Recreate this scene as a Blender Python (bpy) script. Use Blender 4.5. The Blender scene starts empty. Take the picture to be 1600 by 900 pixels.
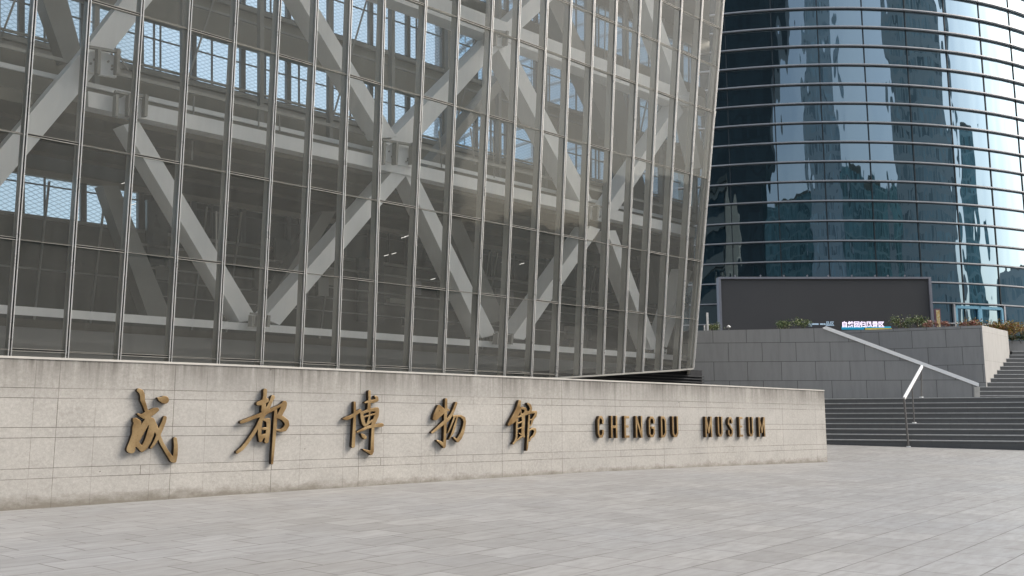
import bpy, math, random
import numpy as np
from mathutils import Vector, Matrix
random.seed(7)
R_ = math.radians
C = bpy.context.scene.collection
SC = bpy.context.scene

# ------------------------------------------------------------ camera, sky, sun
F = 1424.0; E = 1.0; TP = 206.0/1424.0; PITCH = math.atan(TP)
SP, CP = math.sin(PITCH), math.cos(PITCH)
cam = bpy.data.cameras.new('camera'); cam.sensor_width = 36; cam.lens = 36*F/1600
cam.clip_start = .1; cam.clip_end = 3000
co = bpy.data.objects.new('camera', cam); C.objects.link(co)
co.location = (0, 0, E); co.rotation_euler = (R_(90)+PITCH, 0, 0)
SC.camera = co
SUN_EL, SUN_AZ = 40, 88      # azimuth from +Y clockwise (towards +X)
w = bpy.data.worlds.new('World'); SC.world = w; w.use_nodes = True
nt = w.node_tree; bg = nt.nodes['Background']
sky = nt.nodes.new('ShaderNodeTexSky'); sky.sky_type = 'NISHITA'; sky.sun_disc = False
sky.sun_elevation = R_(SUN_EL); sky.sun_rotation = R_(SUN_AZ)
sky.air_density = 1.0; sky.dust_density = 4.0; sky.ozone_density = 1.0
# thin bright cloud veil mixed over the clear sky
tc = nt.nodes.new('ShaderNodeTexCoord'); nz = nt.nodes.new('ShaderNodeTexNoise')
nz.inputs['Scale'].default_value = 2.2; nz.inputs['Detail'].default_value = 6
cr = nt.nodes.new('ShaderNodeValToRGB'); cr.color_ramp.elements[0].position = .35; cr.color_ramp.elements[1].position = .75
cr.color_ramp.elements[0].color = (.22,.22,.22,1); cr.color_ramp.elements[1].color = (.6,.6,.6,1)
mx = nt.nodes.new('ShaderNodeMixRGB'); mx.inputs['Color2'].default_value = (6.7, 7.0, 7.4, 1)
nt.links.new(tc.outputs['Generated'], nz.inputs['Vector']); nt.links.new(nz.outputs['Fac'], cr.inputs['Fac'])
nt.links.new(cr.outputs['Color'], mx.inputs['Fac']); nt.links.new(sky.outputs['Color'], mx.inputs['Color1'])
nt.links.new(mx.outputs['Color'], bg.inputs['Color']); bg.inputs['Strength'].default_value = .12
sl = bpy.data.lights.new('sun', 'SUN'); sl.energy = 1.35; sl.angle = R_(32); sl.color = (1, .955, .88)
so = bpy.data.objects.new('sun', sl); C.objects.link(so)
sd = Vector((math.sin(R_(SUN_AZ))*math.cos(R_(SUN_EL)), math.cos(R_(SUN_AZ))*math.cos(R_(SUN_EL)), math.sin(R_(SUN_EL))))
so.rotation_euler = sd.to_track_quat('Z', 'Y').to_euler(); so.location = (20, 0, 30)
SC.view_settings.view_transform = 'Standard'; SC.view_settings.look = 'None'
SC.view_settings.exposure = 1.06; SC.view_settings.gamma = 1
SC.render.engine = 'CYCLES'
SC.cycles.transparent_max_bounces = 24; SC.cycles.max_bounces = 8
SC.cycles.use_denoising = True

# ------------------------------------------------------------ measuring helpers
CAM = Vector((0, 0, E))
def ray(px, py):
    x = (px-800)/F; y = (450-py)/F
    return Vector((x, CP - y*SP, SP + y*CP))
def P(px, py, wd): return CAM + ray(px, py)*wd
def G(px, py, z):
    r = ray(px, py); return CAM + r*((z-E)/r.z)
def V(px, py, Y):
    r = ray(px, py); return CAM + r*(Y/r.y)
VX = 2412.0; HY = 656.0
def Q(px, py, k): return P(px, py, k*VX/(VX-px))
def hz(h, k): return E + k*CP*h/F
def zh(z, k): return (z-E)*F/(k*CP)
def ylev(px, z, k): return HY - zh(z, k)*(VX-px)/VX
def LZ(px, z, k): return Q(px, ylev(px, z, k), k)
def ux(u): return u*VX/(VX+u)
_n = (Q(1000, 600, 13.5)-Q(0, 600, 13.5)).cross(Q(0, 0, 13.5)-Q(0, 600, 13.5)).normalized()
NOUT = _n if _n.y < 0 else -_n
NIN = -NOUT
ADIR = (Q(1000, 656, 13.5)-Q(0, 656, 13.5)).normalized()

# ------------------------------------------------------------ mesh helpers
class MB:
    def __init__(s): s.v = []; s.f = []
    def add(s, vs, fs):
        o = len(s.v); s.v += [Vector(v) for v in vs]; s.f += [tuple(i+o for i in f) for f in fs]
    def prism(s, poly, d):
        """poly: 3D points of one face, extruded by vector d."""
        n = len(poly); p = [Vector(q) for q in poly]
        nn = Vector((0, 0, 0))
        for i in range(n): nn += p[i].cross(p[(i+1) % n])
        if nn.dot(d) > 0: p.reverse()
        s.add(p+[q+d for q in p], [tuple(range(n)), tuple(range(2*n-1, n-1, -1))] +
              [((i+1) % n, i, i+n, (i+1) % n+n) for i in range(n)])
    def box(s, a, b):
        (x0, y0, z0), (x1, y1, z1) = a, b
        s.prism([(x0, y0, z0), (x1, y0, z0), (x1, y1, z0), (x0, y1, z0)], Vector((0, 0, z1-z0)))
    def obox(s, o, ex, ey, ez):
        o = Vector(o); s.prism([o, o+ex, o+ex+ey, o+ey], ez)
    def bar(s, a, b, wd, dp, n):
        """square bar from a to b, width across, depth along n (centred)."""
        a = Vector(a); b = Vector(b); t = (b-a).normalized(); n = (n - t*n.dot(t)).normalized(); c = t.cross(n)
        s.prism([a-c*wd/2-n*dp/2, a+c*wd/2-n*dp/2, a+c*wd/2+n*dp/2, a-c*wd/2+n*dp/2], b-a)
    def tube(s, a, b, r, seg=10):
        a = Vector(a); b = Vector(b); t = (b-a).normalized()
        u = t.orthogonal().normalized(); v = t.cross(u)
        ring = [u*math.cos(i*2*math.pi/seg)*r+v*math.sin(i*2*math.pi/seg)*r for i in range(seg)]
        s.prism([a+q for q in ring], b-a)
    def quad(s, *p): s.add(p, [tuple(range(len(p)))])
    def build(s, name, m, parent=None, smooth=False, bevel=0):
        root = parent
        off = Vector((0, 0, 0))
        while root is not None: off += root.location; root = root.parent
        me = bpy.data.meshes.new(name)
        me.from_pydata([tuple(v-off) for v in s.v], [], s.f); me.update()
        uv = me.uv_layers.new(name='uv'); d = uv.data
        for p in me.polygons:
            n = p.normal
            if abs(n.z) > .7: t = None
            else: t = Vector((-n.y, n.x, 0)).normalized()
            for li in p.loop_indices:
                q = Vector(me.vertices[me.loops[li].vertex_index].co)+off
                d[li].uv = (q.x, q.y) if t is None else (q.dot(t), q.z)
            p.use_smooth = smooth
        me.materials.append(m)
        o = bpy.data.objects.new(name, me); C.objects.link(o)
        if parent: o.parent = parent
        if bevel:
            b = o.modifiers.new('bevel', 'BEVEL'); b.width = bevel; b.segments = 2; b.limit_method = 'ANGLE'
        return o
def tag(o, label=None, cat=None, group=None, kind=None):
    for k, v in (('label', label), ('category', cat), ('group', group), ('kind', kind)):
        if v: o[k] = v
    return o
def empty(name, loc, label, cat, group=None):
    o = bpy.data.objects.new(name, None); C.objects.link(o); o.location = loc; o.empty_display_size = .3
    return tag(o, label, cat, group)

# ------------------------------------------------------------ materials
class N:
    def __init__(s, name):
        s.m = bpy.data.materials.new(name); s.m.use_nodes = True; s.t = s.m.node_tree
        s.t.nodes.clear(); s.out = s.t.nodes.new('ShaderNodeOutputMaterial')
    def n(s, typ, **kw):
        o = s.t.nodes.new('ShaderNode'+typ)
        for k, v in kw.items():
            if k.startswith('_'): setattr(o, k[1:], v)
        for k, v in kw.items():
            if k.startswith('_'): continue
            k2 = int(k[1:]) if k[0] == 'i' and k[1:].isdigit() else k.replace('__', ' ')
            s.set(o.inputs[k2], v)
        return o
    def set(s, inp, v):
        if isinstance(v, bpy.types.NodeSocket): s.t.links.new(v, inp)
        elif isinstance(v, bpy.types.Node): s.t.links.new(v.outputs[0], inp)
        elif isinstance(v, tuple) and len(v) == 3 and inp.type == 'RGBA': inp.default_value = v+(1,)
        else: inp.default_value = v
    def math(s, op, a, b=0.0, c=None):
        o = s.n('Math', _operation=op, i0=a, i1=b)
        if c is not None: s.set(o.inputs[2], c)
        return o.outputs[0]
    def mix(s, f, a, b, mode='MIX'): return s.n('MixRGB', _blend_type=mode, Fac=f, Color1=a, Color2=b).outputs[0]
    def noise(s, vec, scale, detail=4, rough=.5): return s.n('TexNoise', Vector=vec, Scale=scale, Detail=detail, Roughness=rough).outputs[0]
    def ramp(s, f, p0, p1, c0=(0, 0, 0), c1=(1, 1, 1)):
        o = s.n('ValToRGB', Fac=f); e = o.color_ramp.elements
        e[0].position = p0; e[1].position = p1; e[0].color = c0+(1,); e[1].color = c1+(1,)
        return o.outputs[0]
    def coord(s, kind='UV'): return s.n('TexCoord').outputs[kind]
    def mapping(s, v, scale=(1, 1, 1), rot=(0, 0, 0), loc=(0, 0, 0)):
        return s.n('Mapping', Vector=v, Scale=scale, Rotation=rot, Location=loc).outputs[0]
    def bsdf(s, col, rough=.7, metal=0, bump=None, bd=.01, bs=1, spec=.5):
        b = s.n('BsdfPrincipled', Base__Color=col, Roughness=rough, Metallic=metal)
        b.inputs['Specular IOR Level'].default_value = spec
        if bump is not None:
            s.t.links.new(s.n('Bump', Height=bump, Distance=bd, Strength=bs).outputs[0], b.inputs['Normal'])
        s.t.links.new(b.outputs[0], s.out.inputs[0]); return b
def plain(name, col, rough=.6, metal=0, var=.12, scale=6, bd=.002):
    m = N(name); c = m.coord('Object'); f = m.noise(c, scale, 5)
    col2 = tuple(min(1, x*(1+var*2)) for x in col); col1 = tuple(x*(1-var*2) for x in col)
    m.bsdf(m.mix(f, col1, col2), m.math('MULTIPLY_ADD', f, .2, rough-.1), metal, m.noise(c, scale*6, 3), bd, .5)
    return m.m

def mat_paving():
    m = N('plaza_paving'); uv = m.coord()
    warp = m.mapping(uv, rot=(0, 0, R_(-50)))
    br = m.n('TexBrick', Vector=warp, Color1=(.25, .25, .25), Color2=(.75, .75, .75), Mortar=(0, 0, 0), Scale=1.0)
    br.inputs['Mortar Size'].default_value = .006; br.inputs['Mortar Smooth'].default_value = .3
    br.inputs['Brick Width'].default_value = .52; br.inputs['Row Height'].default_value = .40; br.offset = .37
    # slab tone: white noise per slab through voronoi-like cell ids comes from the brick colour
    n1 = m.noise(uv, .35, 3); n2 = m.noise(m.mapping(warp, scale=(2.5, 9, 1)), 1.2, 6, .65); n3 = m.noise(uv, 90, 3)
    base = m.mix(br.outputs[0], (.20, .19, .175), (.415, .402, .382))
    base = m.mix(m.ramp(n1, .35, .7), base, m.mix(.55, base, (.27, .28, .295)))
    base = m.mix(m.math('MULTIPLY', m.ramp(n2, .40, .66), .6), base, (.20, .19, .175))
    base = m.mix(m.math('MULTIPLY', n3, .25), base, (.40, .39, .375))
    spots = m.ramp(m.noise(uv, 3.1, 8, .7), .66, .74)
    gum = m.n('TexVoronoi', Vector=uv, Scale=2.3).outputs[0]
    spots = m.math('MAXIMUM', spots, m.math('MULTIPLY', m.math('LESS_THAN', gum, .035), .7))
    base = m.mix(m.math('MULTIPLY', spots, .55), base, (.14, .13, .12))
    jn = m.ramp(m.noise(uv, 1.7, 3), .35, .6)
    jm = m.math('MULTIPLY', br.outputs[1], m.math('MULTIPLY_ADD', jn, .6, .4))
    col = m.mix(jm, base, (.11, .10, .085))
    h = m.math('SUBTRACT', m.math('MULTIPLY', n3, .15), br.outputs[1])
    m.bsdf(col, m.math('MULTIPLY_ADD', n2, .25, .42), 0, h, .004, .5, .4)
    return m.m

WROWS = [1.356, 1.242, .909, .792, .449, .334]     # heights of the wall's bed joints
def line_mask(m, v, pos, hw):
    acc = None
    for p in pos:
        d = m.math('ABSOLUTE', m.math('SUBTRACT', v, p)); k = m.math('LESS_THAN', d, hw)
        acc = k if acc is None else m.math('MAXIMUM', acc, k)
    return acc
def mat_signwall():
    m = N('pale_stone_cladding'); uv = m.coord()
    sep = m.n('SeparateXYZ', Vector=uv); s, z = sep.outputs[0], sep.outputs[1]
    wob = m.math('MULTIPLY_ADD', m.noise(uv, .5, 2), .02, -.01)
    zz = m.math('ADD', z, wob)
    hl = line_mask(m, zz, WROWS, .0035)
    # upright joints: wide slabs in the tall rows, other spacing in the thin rows
    def vl(per, off, hw=.0035):
        fr = m.math('FRACT', m.math('ADD', m.math('DIVIDE', s, per), off))
        return m.math('LESS_THAN', m.math('ABSOLUTE', m.math('SUBTRACT', fr, .5)), hw/per)
    tall = vl(1.35, .12); thin = vl(1.72, .63); faint = vl(.675, .12)
    inthin = None
    for a, b in ((1.242, 1.356), (.792, .909), (.334, .449)):
        k = m.math('MULTIPLY', m.math('GREATER_THAN', zz, a), m.math('LESS_THAN', zz, b))
        inthin = k if inthin is None else m.math('MAXIMUM', inthin, k)
    vj = m.math('ADD', m.math('MULTIPLY', thin, inthin), m.math('MULTIPLY', m.math('MAXIMUM', tall, m.math('MULTIPLY', faint, .45)), m.math('SUBTRACT', 1.0, m.math('MULTIPLY', inthin, .3))))
    brk = m.ramp(m.noise(uv, 1.1, 3), .36, .52)
    joint = m.math('MULTIPLY', m.math('MAXIMUM', hl, vj), m.math('MULTIPLY_ADD', brk, .6, .3))
    n1 = m.ramp(m.noise(uv, 1.6, 7, .68), .3, .7); n2 = m.noise(uv, 22, 5, .7)
    # shell-like mottling of the stone
    vor = m.n('TexVoronoi', Vector=m.mix(.12, uv, m.n('TexNoise', Vector=uv, Scale=30.0).outputs[1]), Scale=24.0, _feature='DISTANCE_TO_EDGE').outputs[0]
    base = m.mix(n1, (.34, .325, .30), (.49, .470, .435))
    base = m.mix(m.math('MULTIPLY', m.ramp(n2, .42, .66), .6), base, (.56, .535, .50))
    base = m.mix(m.math('MULTIPLY', m.ramp(vor, .0, .12, (1, 1, 1), (0, 0, 0)), .3), base, (.24, .22, .19))
    # every slab its own tone
    cell = m.n('TexWhiteNoise', Vector=m.n('CombineXYZ', X=m.math('FLOOR', m.math('ADD', m.math('DIVIDE', s, 1.35), .62)), Y=m.math('FLOOR', m.math('MULTIPLY', z, 2.2)))).outputs[0]
    base = m.mix(m.math('MULTIPLY', cell, .35), base, (.36, .35, .335))
    # rain streaks below the coping, damp dirt at the foot
    st = m.noise(m.mapping(uv, scale=(7, .5, 1)), 1.6, 6, .7)
    st2 = m.noise(m.mapping(uv, scale=(1.1, .6, 1)), 1.0, 3)
    top = m.math('MULTIPLY', m.ramp(z, 1.40, 1.72), m.ramp(m.math('MULTIPLY', m.math('ADD', st, st2), .5), .44, .64))
    z2 = m.n('MapRange', Value=z, i1=1.18, i2=1.70).outputs[0]
    top = m.math('MULTIPLY', m.math('POWER', z2, 1.2), m.math('MULTIPLY_ADD', m.ramp(m.math('MULTIPLY', m.math('ADD', st, st2), .5), .40, .58), .85, .22))
    base = m.mix(m.math('MULTIPLY', top, .95), base, (.15, .14, .125))
    z3 = m.math('SUBTRACT', .17, z)
    foot = m.math('MULTIPLY', m.n('MapRange', Value=m.math('ADD', z3, m.math('MULTIPLY', m.math('SUBTRACT', m.noise(m.mapping(uv, scale=(2, 4, 1)), 1.6, 6, .7), .5), .35)), i1=0.0, i2=.13).outputs[0], .8)
    base = m.mix(foot, base, (.165, .145, .115))
    blk = m.math('MULTIPLY', m.ramp(m.noise(m.mapping(uv, scale=(3, 1, 1)), 2.5, 7, .75), .62, .74), .35)
    base = m.mix(blk, base, (.27, .25, .22))
    pits = m.ramp(m.noise(uv, 16, 2, .4), .765, .79)
    base = m.mix(m.math('MULTIPLY', pits, .8), base, (.09, .08, .07))
    col = m.mix(m.math('MULTIPLY', joint, .95), base, (.10, .09, .075))
    h = m.math('SUBTRACT', m.math('MULTIPLY', n2, .25), joint)
    m.bsdf(col, .78, 0, h, .004, .6, .3)
    return m.m
def mat_granite(name, c0, c1, bw, rh, off=.5, mort=(.045, .045, .045), ms=.009, streak=.25, stc=(.06, .06, .06), ofs=(0, 0, 0)):
    m = N(name); uv = m.coord()
    br = m.n('TexBrick', Vector=m.mapping(uv, loc=ofs), Color1=(0, 0, 0), Color2=(1, 1, 1), Mortar=(0, 0, 0), Scale=1.0)
    br.inputs['Mortar Size'].default_value = ms; br.inputs['Brick Width'].default_value = bw
    br.inputs['Row Height'].default_value = rh; br.inputs['Mortar Smooth'].default_value = .2; br.offset = off
    n1 = m.noise(uv, .9, 5, .6); n2 = m.noise(uv, 60, 3); n3 = m.noise(m.mapping(uv, scale=(4, .6, 1)), 1.2, 6, .7)
    mid = tuple((a+b)/2 for a, b in zip(c0, c1))
    base = m.mix(br.outputs[0], m.mix(.6, c0, mid), m.mix(.6, c1, mid)); base = m.mix(m.math('MULTIPLY', n1, .7), base, mid)
    base = m.mix(m.math('MULTIPLY', m.ramp(n3, .45, .7), streak), base, stc)
    base = m.mix(m.math('MULTIPLY', n2, .3), base, tuple(x*1.35 for x in c1))
    col = m.mix(m.math('MULTIPLY', br.outputs[1], .85), base, mort)
    m.bsdf(col, m.math('MULTIPLY_ADD', n1, .2, .55), 0, m.math('SUBTRACT', m.math('MULTIPLY', n2, .2), br.outputs[1]), .006, .5, .4)
    return m.m
def mat_bronze():
    m = N('gilded_bronze'); c = m.coord('Object')
    n1 = m.ramp(m.noise(c, 3.2, 3, .5), .35, .65); n2 = m.noise(c, 30, 5, .7)
    col = m.mix(n1, (.20, .12, .048), (.43, .31, .165)); col = m.mix(m.math('MULTIPLY', m.ramp(n2, .5, .8), .5), col, (.14, .075, .03))
    m.bsdf(col, m.math('MULTIPLY_ADD', n2, .25, .33), .72, m.noise(c, 5, 3), .012, .35)
    return m.m
def mat_glass():
    m = N('hazy_facade_glass'); uv = m.coord()
    bump = m.n('Bump', Height=m.noise(uv, .9, 2), Distance=.02, Strength=.35).outputs[0]
    gl = m.n('BsdfGlossy', Color=(.92, .95, .93), Roughness=.03, Normal=bump)
    tr = m.n('BsdfTransparent', Color=(.955, .96, .945))
    streak = m.noise(m.mapping(uv, scale=(6, .35, 1)), 1.5, 5, .65)
    df = m.n('BsdfDiffuse', Color=(.43, .43, .40))
    dust_haze = m.math('MULTIPLY_ADD', m.ramp(streak, .35, .75), .05, .085)  # diffuse share: dust, raised to paint the milky reflected veil on the panes
    rnd = m.n('NewGeometry').outputs['Random Per Island']
    dust_haze = m.math('ADD', dust_haze, m.math('MULTIPLY', m.math('POWER', rnd, 3.0), .045))
    dust_haze = m.math('ADD', dust_haze, m.math('MULTIPLY', m.math('POWER', m.n('LayerWeight', Blend=.5).outputs['Facing'], 3.0), .20))
    a = m.n('MixShader', Fac=dust_haze, i1=tr, i2=df)
    fr = m.n('Fresnel', IOR=1.5).outputs[0]
    fr = m.math('MULTIPLY', fr, .6)
    b = m.n('MixShader', Fac=fr, i1=a, i2=gl)
    m.t.links.new(b.outputs[0], m.out.inputs[0]); return m.m
def mat_screenmesh(name, col, op):
    m = N(name); uv = m.coord()
    wv = m.n('TexNoise', Vector=uv, Scale=2.5).outputs[1]
    sep = m.n('SeparateXYZ', Vector=m.mix(.06, uv, wv)); u, v = sep.outputs[0], sep.outputs[1]
    a = m.math('ADD', m.math('DIVIDE', u, .17), m.math('DIVIDE', v, .085))
    b = m.math('SUBTRACT', m.math('DIVIDE', u, .17), m.math('DIVIDE', v, .085))
    def ln(q): return m.math('LESS_THAN', m.math('ABSOLUTE', m.math('SUBTRACT', m.math('FRACT', q), .5)), .095)
    wire = m.math('MAXIMUM', ln(a), ln(b))
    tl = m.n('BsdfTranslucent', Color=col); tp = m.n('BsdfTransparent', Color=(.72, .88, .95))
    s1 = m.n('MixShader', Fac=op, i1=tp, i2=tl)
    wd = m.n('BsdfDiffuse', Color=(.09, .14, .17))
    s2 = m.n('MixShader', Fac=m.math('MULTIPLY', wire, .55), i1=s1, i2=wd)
    m.t.links.new(s2.outputs[0], m.out.inputs[0]); return m.m
def mat_tower():
    m = N('mirror_curtain_glass'); c = m.coord('Object')
    n1 = m.noise(m.mapping(c, scale=(1.4, 1.4, .055)), 1.0, 1.5, .5)
    n2 = m.noise(m.mapping(c, scale=(1, 1, .35)), .55, 2.5, .5)
    h = m.math('ADD', m.math('MULTIPLY', n1, .28), m.math('MULTIPLY', n2, .72))
    bump = m.n('Bump', Height=h, Distance=.06, Strength=1.0).outputs[0]
    gl = m.n('BsdfGlossy', Color=(.58, .76, .86), Roughness=.015, Normal=bump)
    di = m.n('BsdfDiffuse', Color=(.006, .012, .016))
    lw = m.n('Fresnel', IOR=1.7).outputs[0]
    fac = m.math('MINIMUM', m.math('MULTIPLY_ADD', m.math('POWER', m.n('LayerWeight', Blend=.5).outputs['Facing'], 1.5), 1.35, .22), 1.0)
    s = m.n('MixShader', Fac=fac, i1=di, i2=gl)
    m.t.links.new(s.outputs[0], m.out.inputs[0]); return m.m
def mat_block(name, wall, win, bx, bz, fx=.62, fz=.6):
    m = N(name); sep = m.n('SeparateXYZ', Vector=m.coord())
    u = m.math('FRACT', m.math('DIVIDE', sep.outputs[0], bx)); v = m.math('FRACT', m.math('DIVIDE', sep.outputs[1], bz))
    k = m.math('MULTIPLY', m.math('LESS_THAN', u, fx), m.math('LESS_THAN', v, fz))
    cell = m.n('TexWhiteNoise', Vector=m.n('CombineXYZ', X=m.math('FLOOR', m.math('DIVIDE', sep.outputs[0], bx)), Y=m.math('FLOOR', m.math('DIVIDE', sep.outputs[1], bz)))).outputs[0]
    wc = m.mix(cell, win, tuple(x*3 for x in win))
    m.bsdf(m.mix(k, wall, wc), .4)
    return m.m
def mat_leaf(name, cols):
    m = N(name); o = N.n(m,'NewGeometry').outputs['Random Per Island']
    cr = m.n('ValToRGB', Fac=o); e = cr.color_ramp.elements; cr.color_ramp.interpolation = 'CONSTANT'
    while len(e) < len(cols): e.new(.5)
    for i, cc in enumerate(cols): e[i].position = i/len(cols); e[i].color = cc+(1,)
    b = m.bsdf(cr.outputs[0], .45); return m.m
def mat_emit(name, col, st):
    m = N(name); e = m.n('Emission', Color=col, Strength=st); m.t.links.new(e.outputs[0], m.out.inputs[0]); return m.m

PAVE = mat_paving(); WALL = mat_signwall(); BRONZE = mat_bronze(); GLASS = mat_glass()
BRONZE_SHADE = plain('shaded_bronze_returns', (.055, .035, .018), .5, .5, .3, 9, .002)  # letter sides: dark bronze with their turned-away shade put into the colour
COPE = plain('pale_stone_coping', (.50, .48, .44), .7, 0, .1, 5)
GRAN = mat_granite('grey_granite_cladding', (.19, .19, .188), (.31, .31, .305), 1.15, .66, .45, ofs=(.3, .30, 0))
STEPM = mat_granite('dark_granite_risers', (.08, .08, .08), (.15, .15, .148), 1.6, .158, .3, ofs=(0, -.03, 0), ms=.003)
NOSE = plain('worn_granite_nosing', (.44, .44, .43), .6, 0, .2, 8)
LAND = plain('granite_landing', (.26, .26, .255), .6, 0, .15, 4)
STEEL = plain('white_painted_steel', (.84, .85, .855), .45, 0, .04, 2)
STEELD = plain('grey_painted_steel', (.34, .335, .31), .5, 0, .06, 2)
CHROME = plain('stainless_strip', (.70, .69, .67), .30, .45, .08, 3, .0005)
MULL = plain('champagne_aluminium', (.43, .415, .375), .42, .15, .08, 2, .0005)
GASKET = plain('black_gasket', (.012, .012, .012), .6)
SLAB = plain('raw_concrete_soffit', (.17, .16, .13), .8, 0, .2, 1.2)
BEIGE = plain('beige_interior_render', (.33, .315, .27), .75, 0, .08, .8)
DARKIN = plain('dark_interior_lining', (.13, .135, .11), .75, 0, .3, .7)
BASEP = plain('grey_base_panel', (.24, .24, .235), .35, 0, .1, .8)
BARM = plain('grey_window_bar', (.11, .12, .12), .5)
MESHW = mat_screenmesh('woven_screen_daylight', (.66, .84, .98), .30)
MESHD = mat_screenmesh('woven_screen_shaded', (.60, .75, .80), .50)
DGL = plain('dark_room_glass', (.05, .058, .05), .3, 0, .5, 1.5)
DARKL = plain('black_louvre', (.012, .013, .016), .85)
TOWG = mat_tower()
FINM = plain('satin_metal_fin', (.40, .40, .41), .4, .6, .1, 1)
TMUL = plain('dark_glazing_joint', (.03, .04, .045), .4, .3)
BLUE = plain('blue_door_frame', (.16, .36, .48), .4, .2, .08, 2)
SCRN = plain('led_matrix_face', (.062, .060, .060), .6, 0, .08, .6, .001)
FRAME = plain('grey_cabinet_edge', (.24, .24, .265), .5, .2)
STAIN = plain('brushed_stainless', (.90, .90, .89), .35, 0, .05, 4, .0005)
RAILP = plain('dull_steel_post', (.20, .19, .18), .45, .5)
WHITE = plain('white_enamel', (.75, .75, .74), .4)

# ------------------------------------------------------------ sign wall frame (needed by ground)
W0 = G(0, 798.8, 0); W1 = G(1293, 722, .03); W0.z = 0
WA = Vector((W1.x-W0.x, W1.y-W0.y, 0)); WLEN = WA.length; WA.normalize()
WN = Vector((WA.y, -WA.x, 0))
def WQ(px, py, off=0.0):
    r = ray(px, py); o = W0+WN*off; t = (o-CAM).dot(WN)/r.dot(WN); p = CAM+r*t
    return Vector(((p-W0).dot(WA), p.z))       # (s, z)
def WP(s, z, off=0.0): return W0+WA*s+WN*off+Vector((0, 0, z-W0.z))
base_tab = [(0, 798.8), (187, 785.5), (400, 770.6), (640, 755.2), (900, 738.6), (1100, 729.3), (1293, 722)]
top_tab = [(0, 555.5), (200, 562.7), (400, 570.6), (640, 581), (900, 592), (1100, 600.5), (1287, 609.3)]
bs = [WQ(*p) for p in base_tab]; ts = [WQ(*p) for p in top_tab]
def interp(tab, s): return float(np.interp(s, [p[0] for p in tab], [p[1] for p in tab]))
def zbase(s): return interp([(-6, 0)]+[(p.x, p.y) for p in bs]+[(WLEN+3, bs[-1].y)], s)

# ------------------------------------------------------------ ground
def gz(x, y):
    p = Vector((x, y, 0))-Vector((W0.x, W0.y, 0)); s = p.dot(WA); d = p.dot(WN)
    b = zbase(s)*math.exp(-(d/5)**2)*(1 if -8 < s < WLEN+4 else 0)
    r = min(.29, max(0, (y-20.8)*.04))
    if s > WLEN: b *= max(0, 1-(s-WLEN)/4)
    return max(b, r) if y < 30 else .29
mb = MB(); xs = [-300, -120, -60]+list(np.arange(-30, 30.1, .6))+[60, 120, 300]; ys = [-300, -120, -60, -20]+list(np.arange(-6, 34, .6))+[60, 120, 600]
for y in ys:
    for x in xs: mb.v.append(Vector((x, y, gz(x, y))))
nx = len(xs)
for j in range(len(ys)-1):
    for i in range(nx-1): mb.f.append((j*nx+i, j*nx+i+1, (j+1)*nx+i+1, (j+1)*nx+i))
o = mb.build('plaza_ground', PAVE, smooth=True); tag(o, 'pale grey stone paving of the wide museum plaza', None, None, 'structure')

# ------------------------------------------------------------ sign wall
wl = empty('sign_wall', WP(0, 0), 'long low pale stone wall carrying the bronze museum lettering', 'wall')
mb = MB(); NS = 40; smin = -7.0
zt0, zt1 = ts[0].y, ts[-1].y
def ztop(s): return interp([(-7, zt0+.0)]+[(p.x, p.y) for p in ts]+[(WLEN+1, zt1)], s)
TH = .55
ss = [smin+(WLEN-smin)*i/NS for i in range(NS+1)]
def leanend(s, z): return s
fr = [WP(s, ztop(s)-.028) for s in ss]; fb = [WP(s, -.3) for s in ss]
br_ = [p-WN*TH for p in fr]; bb = [p-WN*TH for p in fb]
n = NS+1; mb.v = fr+fb+br_+bb
for i in range(NS):
    mb.f += [(i, n+i, n+i+1, i+1), (2*n+i+1, 3*n+i+1, 3*n+i, 2*n+i), (i, i+1, 2*n+i+1, 2*n+i)]
mb.f += [(NS, n+NS, 3*n+NS, 2*n+NS), (2*n, 3*n, n, 0)]
o = mb.build('stone_face', WALL, wl)
me = o.data; uvd = me.uv_layers[0].data
for p in me.polygons:
    if p.normal.dot(WN) > .9:
        for li in p.loop_indices:
            q = Vector(me.vertices[me.loops[li].vertex_index].co)+wl.location
            uvd[li].uv = ((q-W0).dot(WA), q.z*1.71/ztop((q-W0).dot(WA)) if q.z > .5 else q.z)
mb = MB()
a = [WP(s, ztop(s)-.026, .012) for s in ss]; b = [WP(s, ztop(s), .012) for s in ss]
c = [p-WN*(TH+.024) for p in b]; d = [p-WN*(TH+.024) for p in a]
mb.v = a+b+c+d
for i in range(NS):
    mb.f += [(i, i+1, n+i+1, n+i), (n+i, n+i+1, 2*n+i+1, 2*n+i), (2*n+i, 2*n+i+1, 3*n+i+1, 3*n+i), (3*n+i, 3*n+i+1, i+1, i)]
mb.f += [(NS, 3*n+NS, 2*n+NS, n+NS), (0, n, 2*n, 3*n)]
mb.build('coping', COPE, wl)

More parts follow.
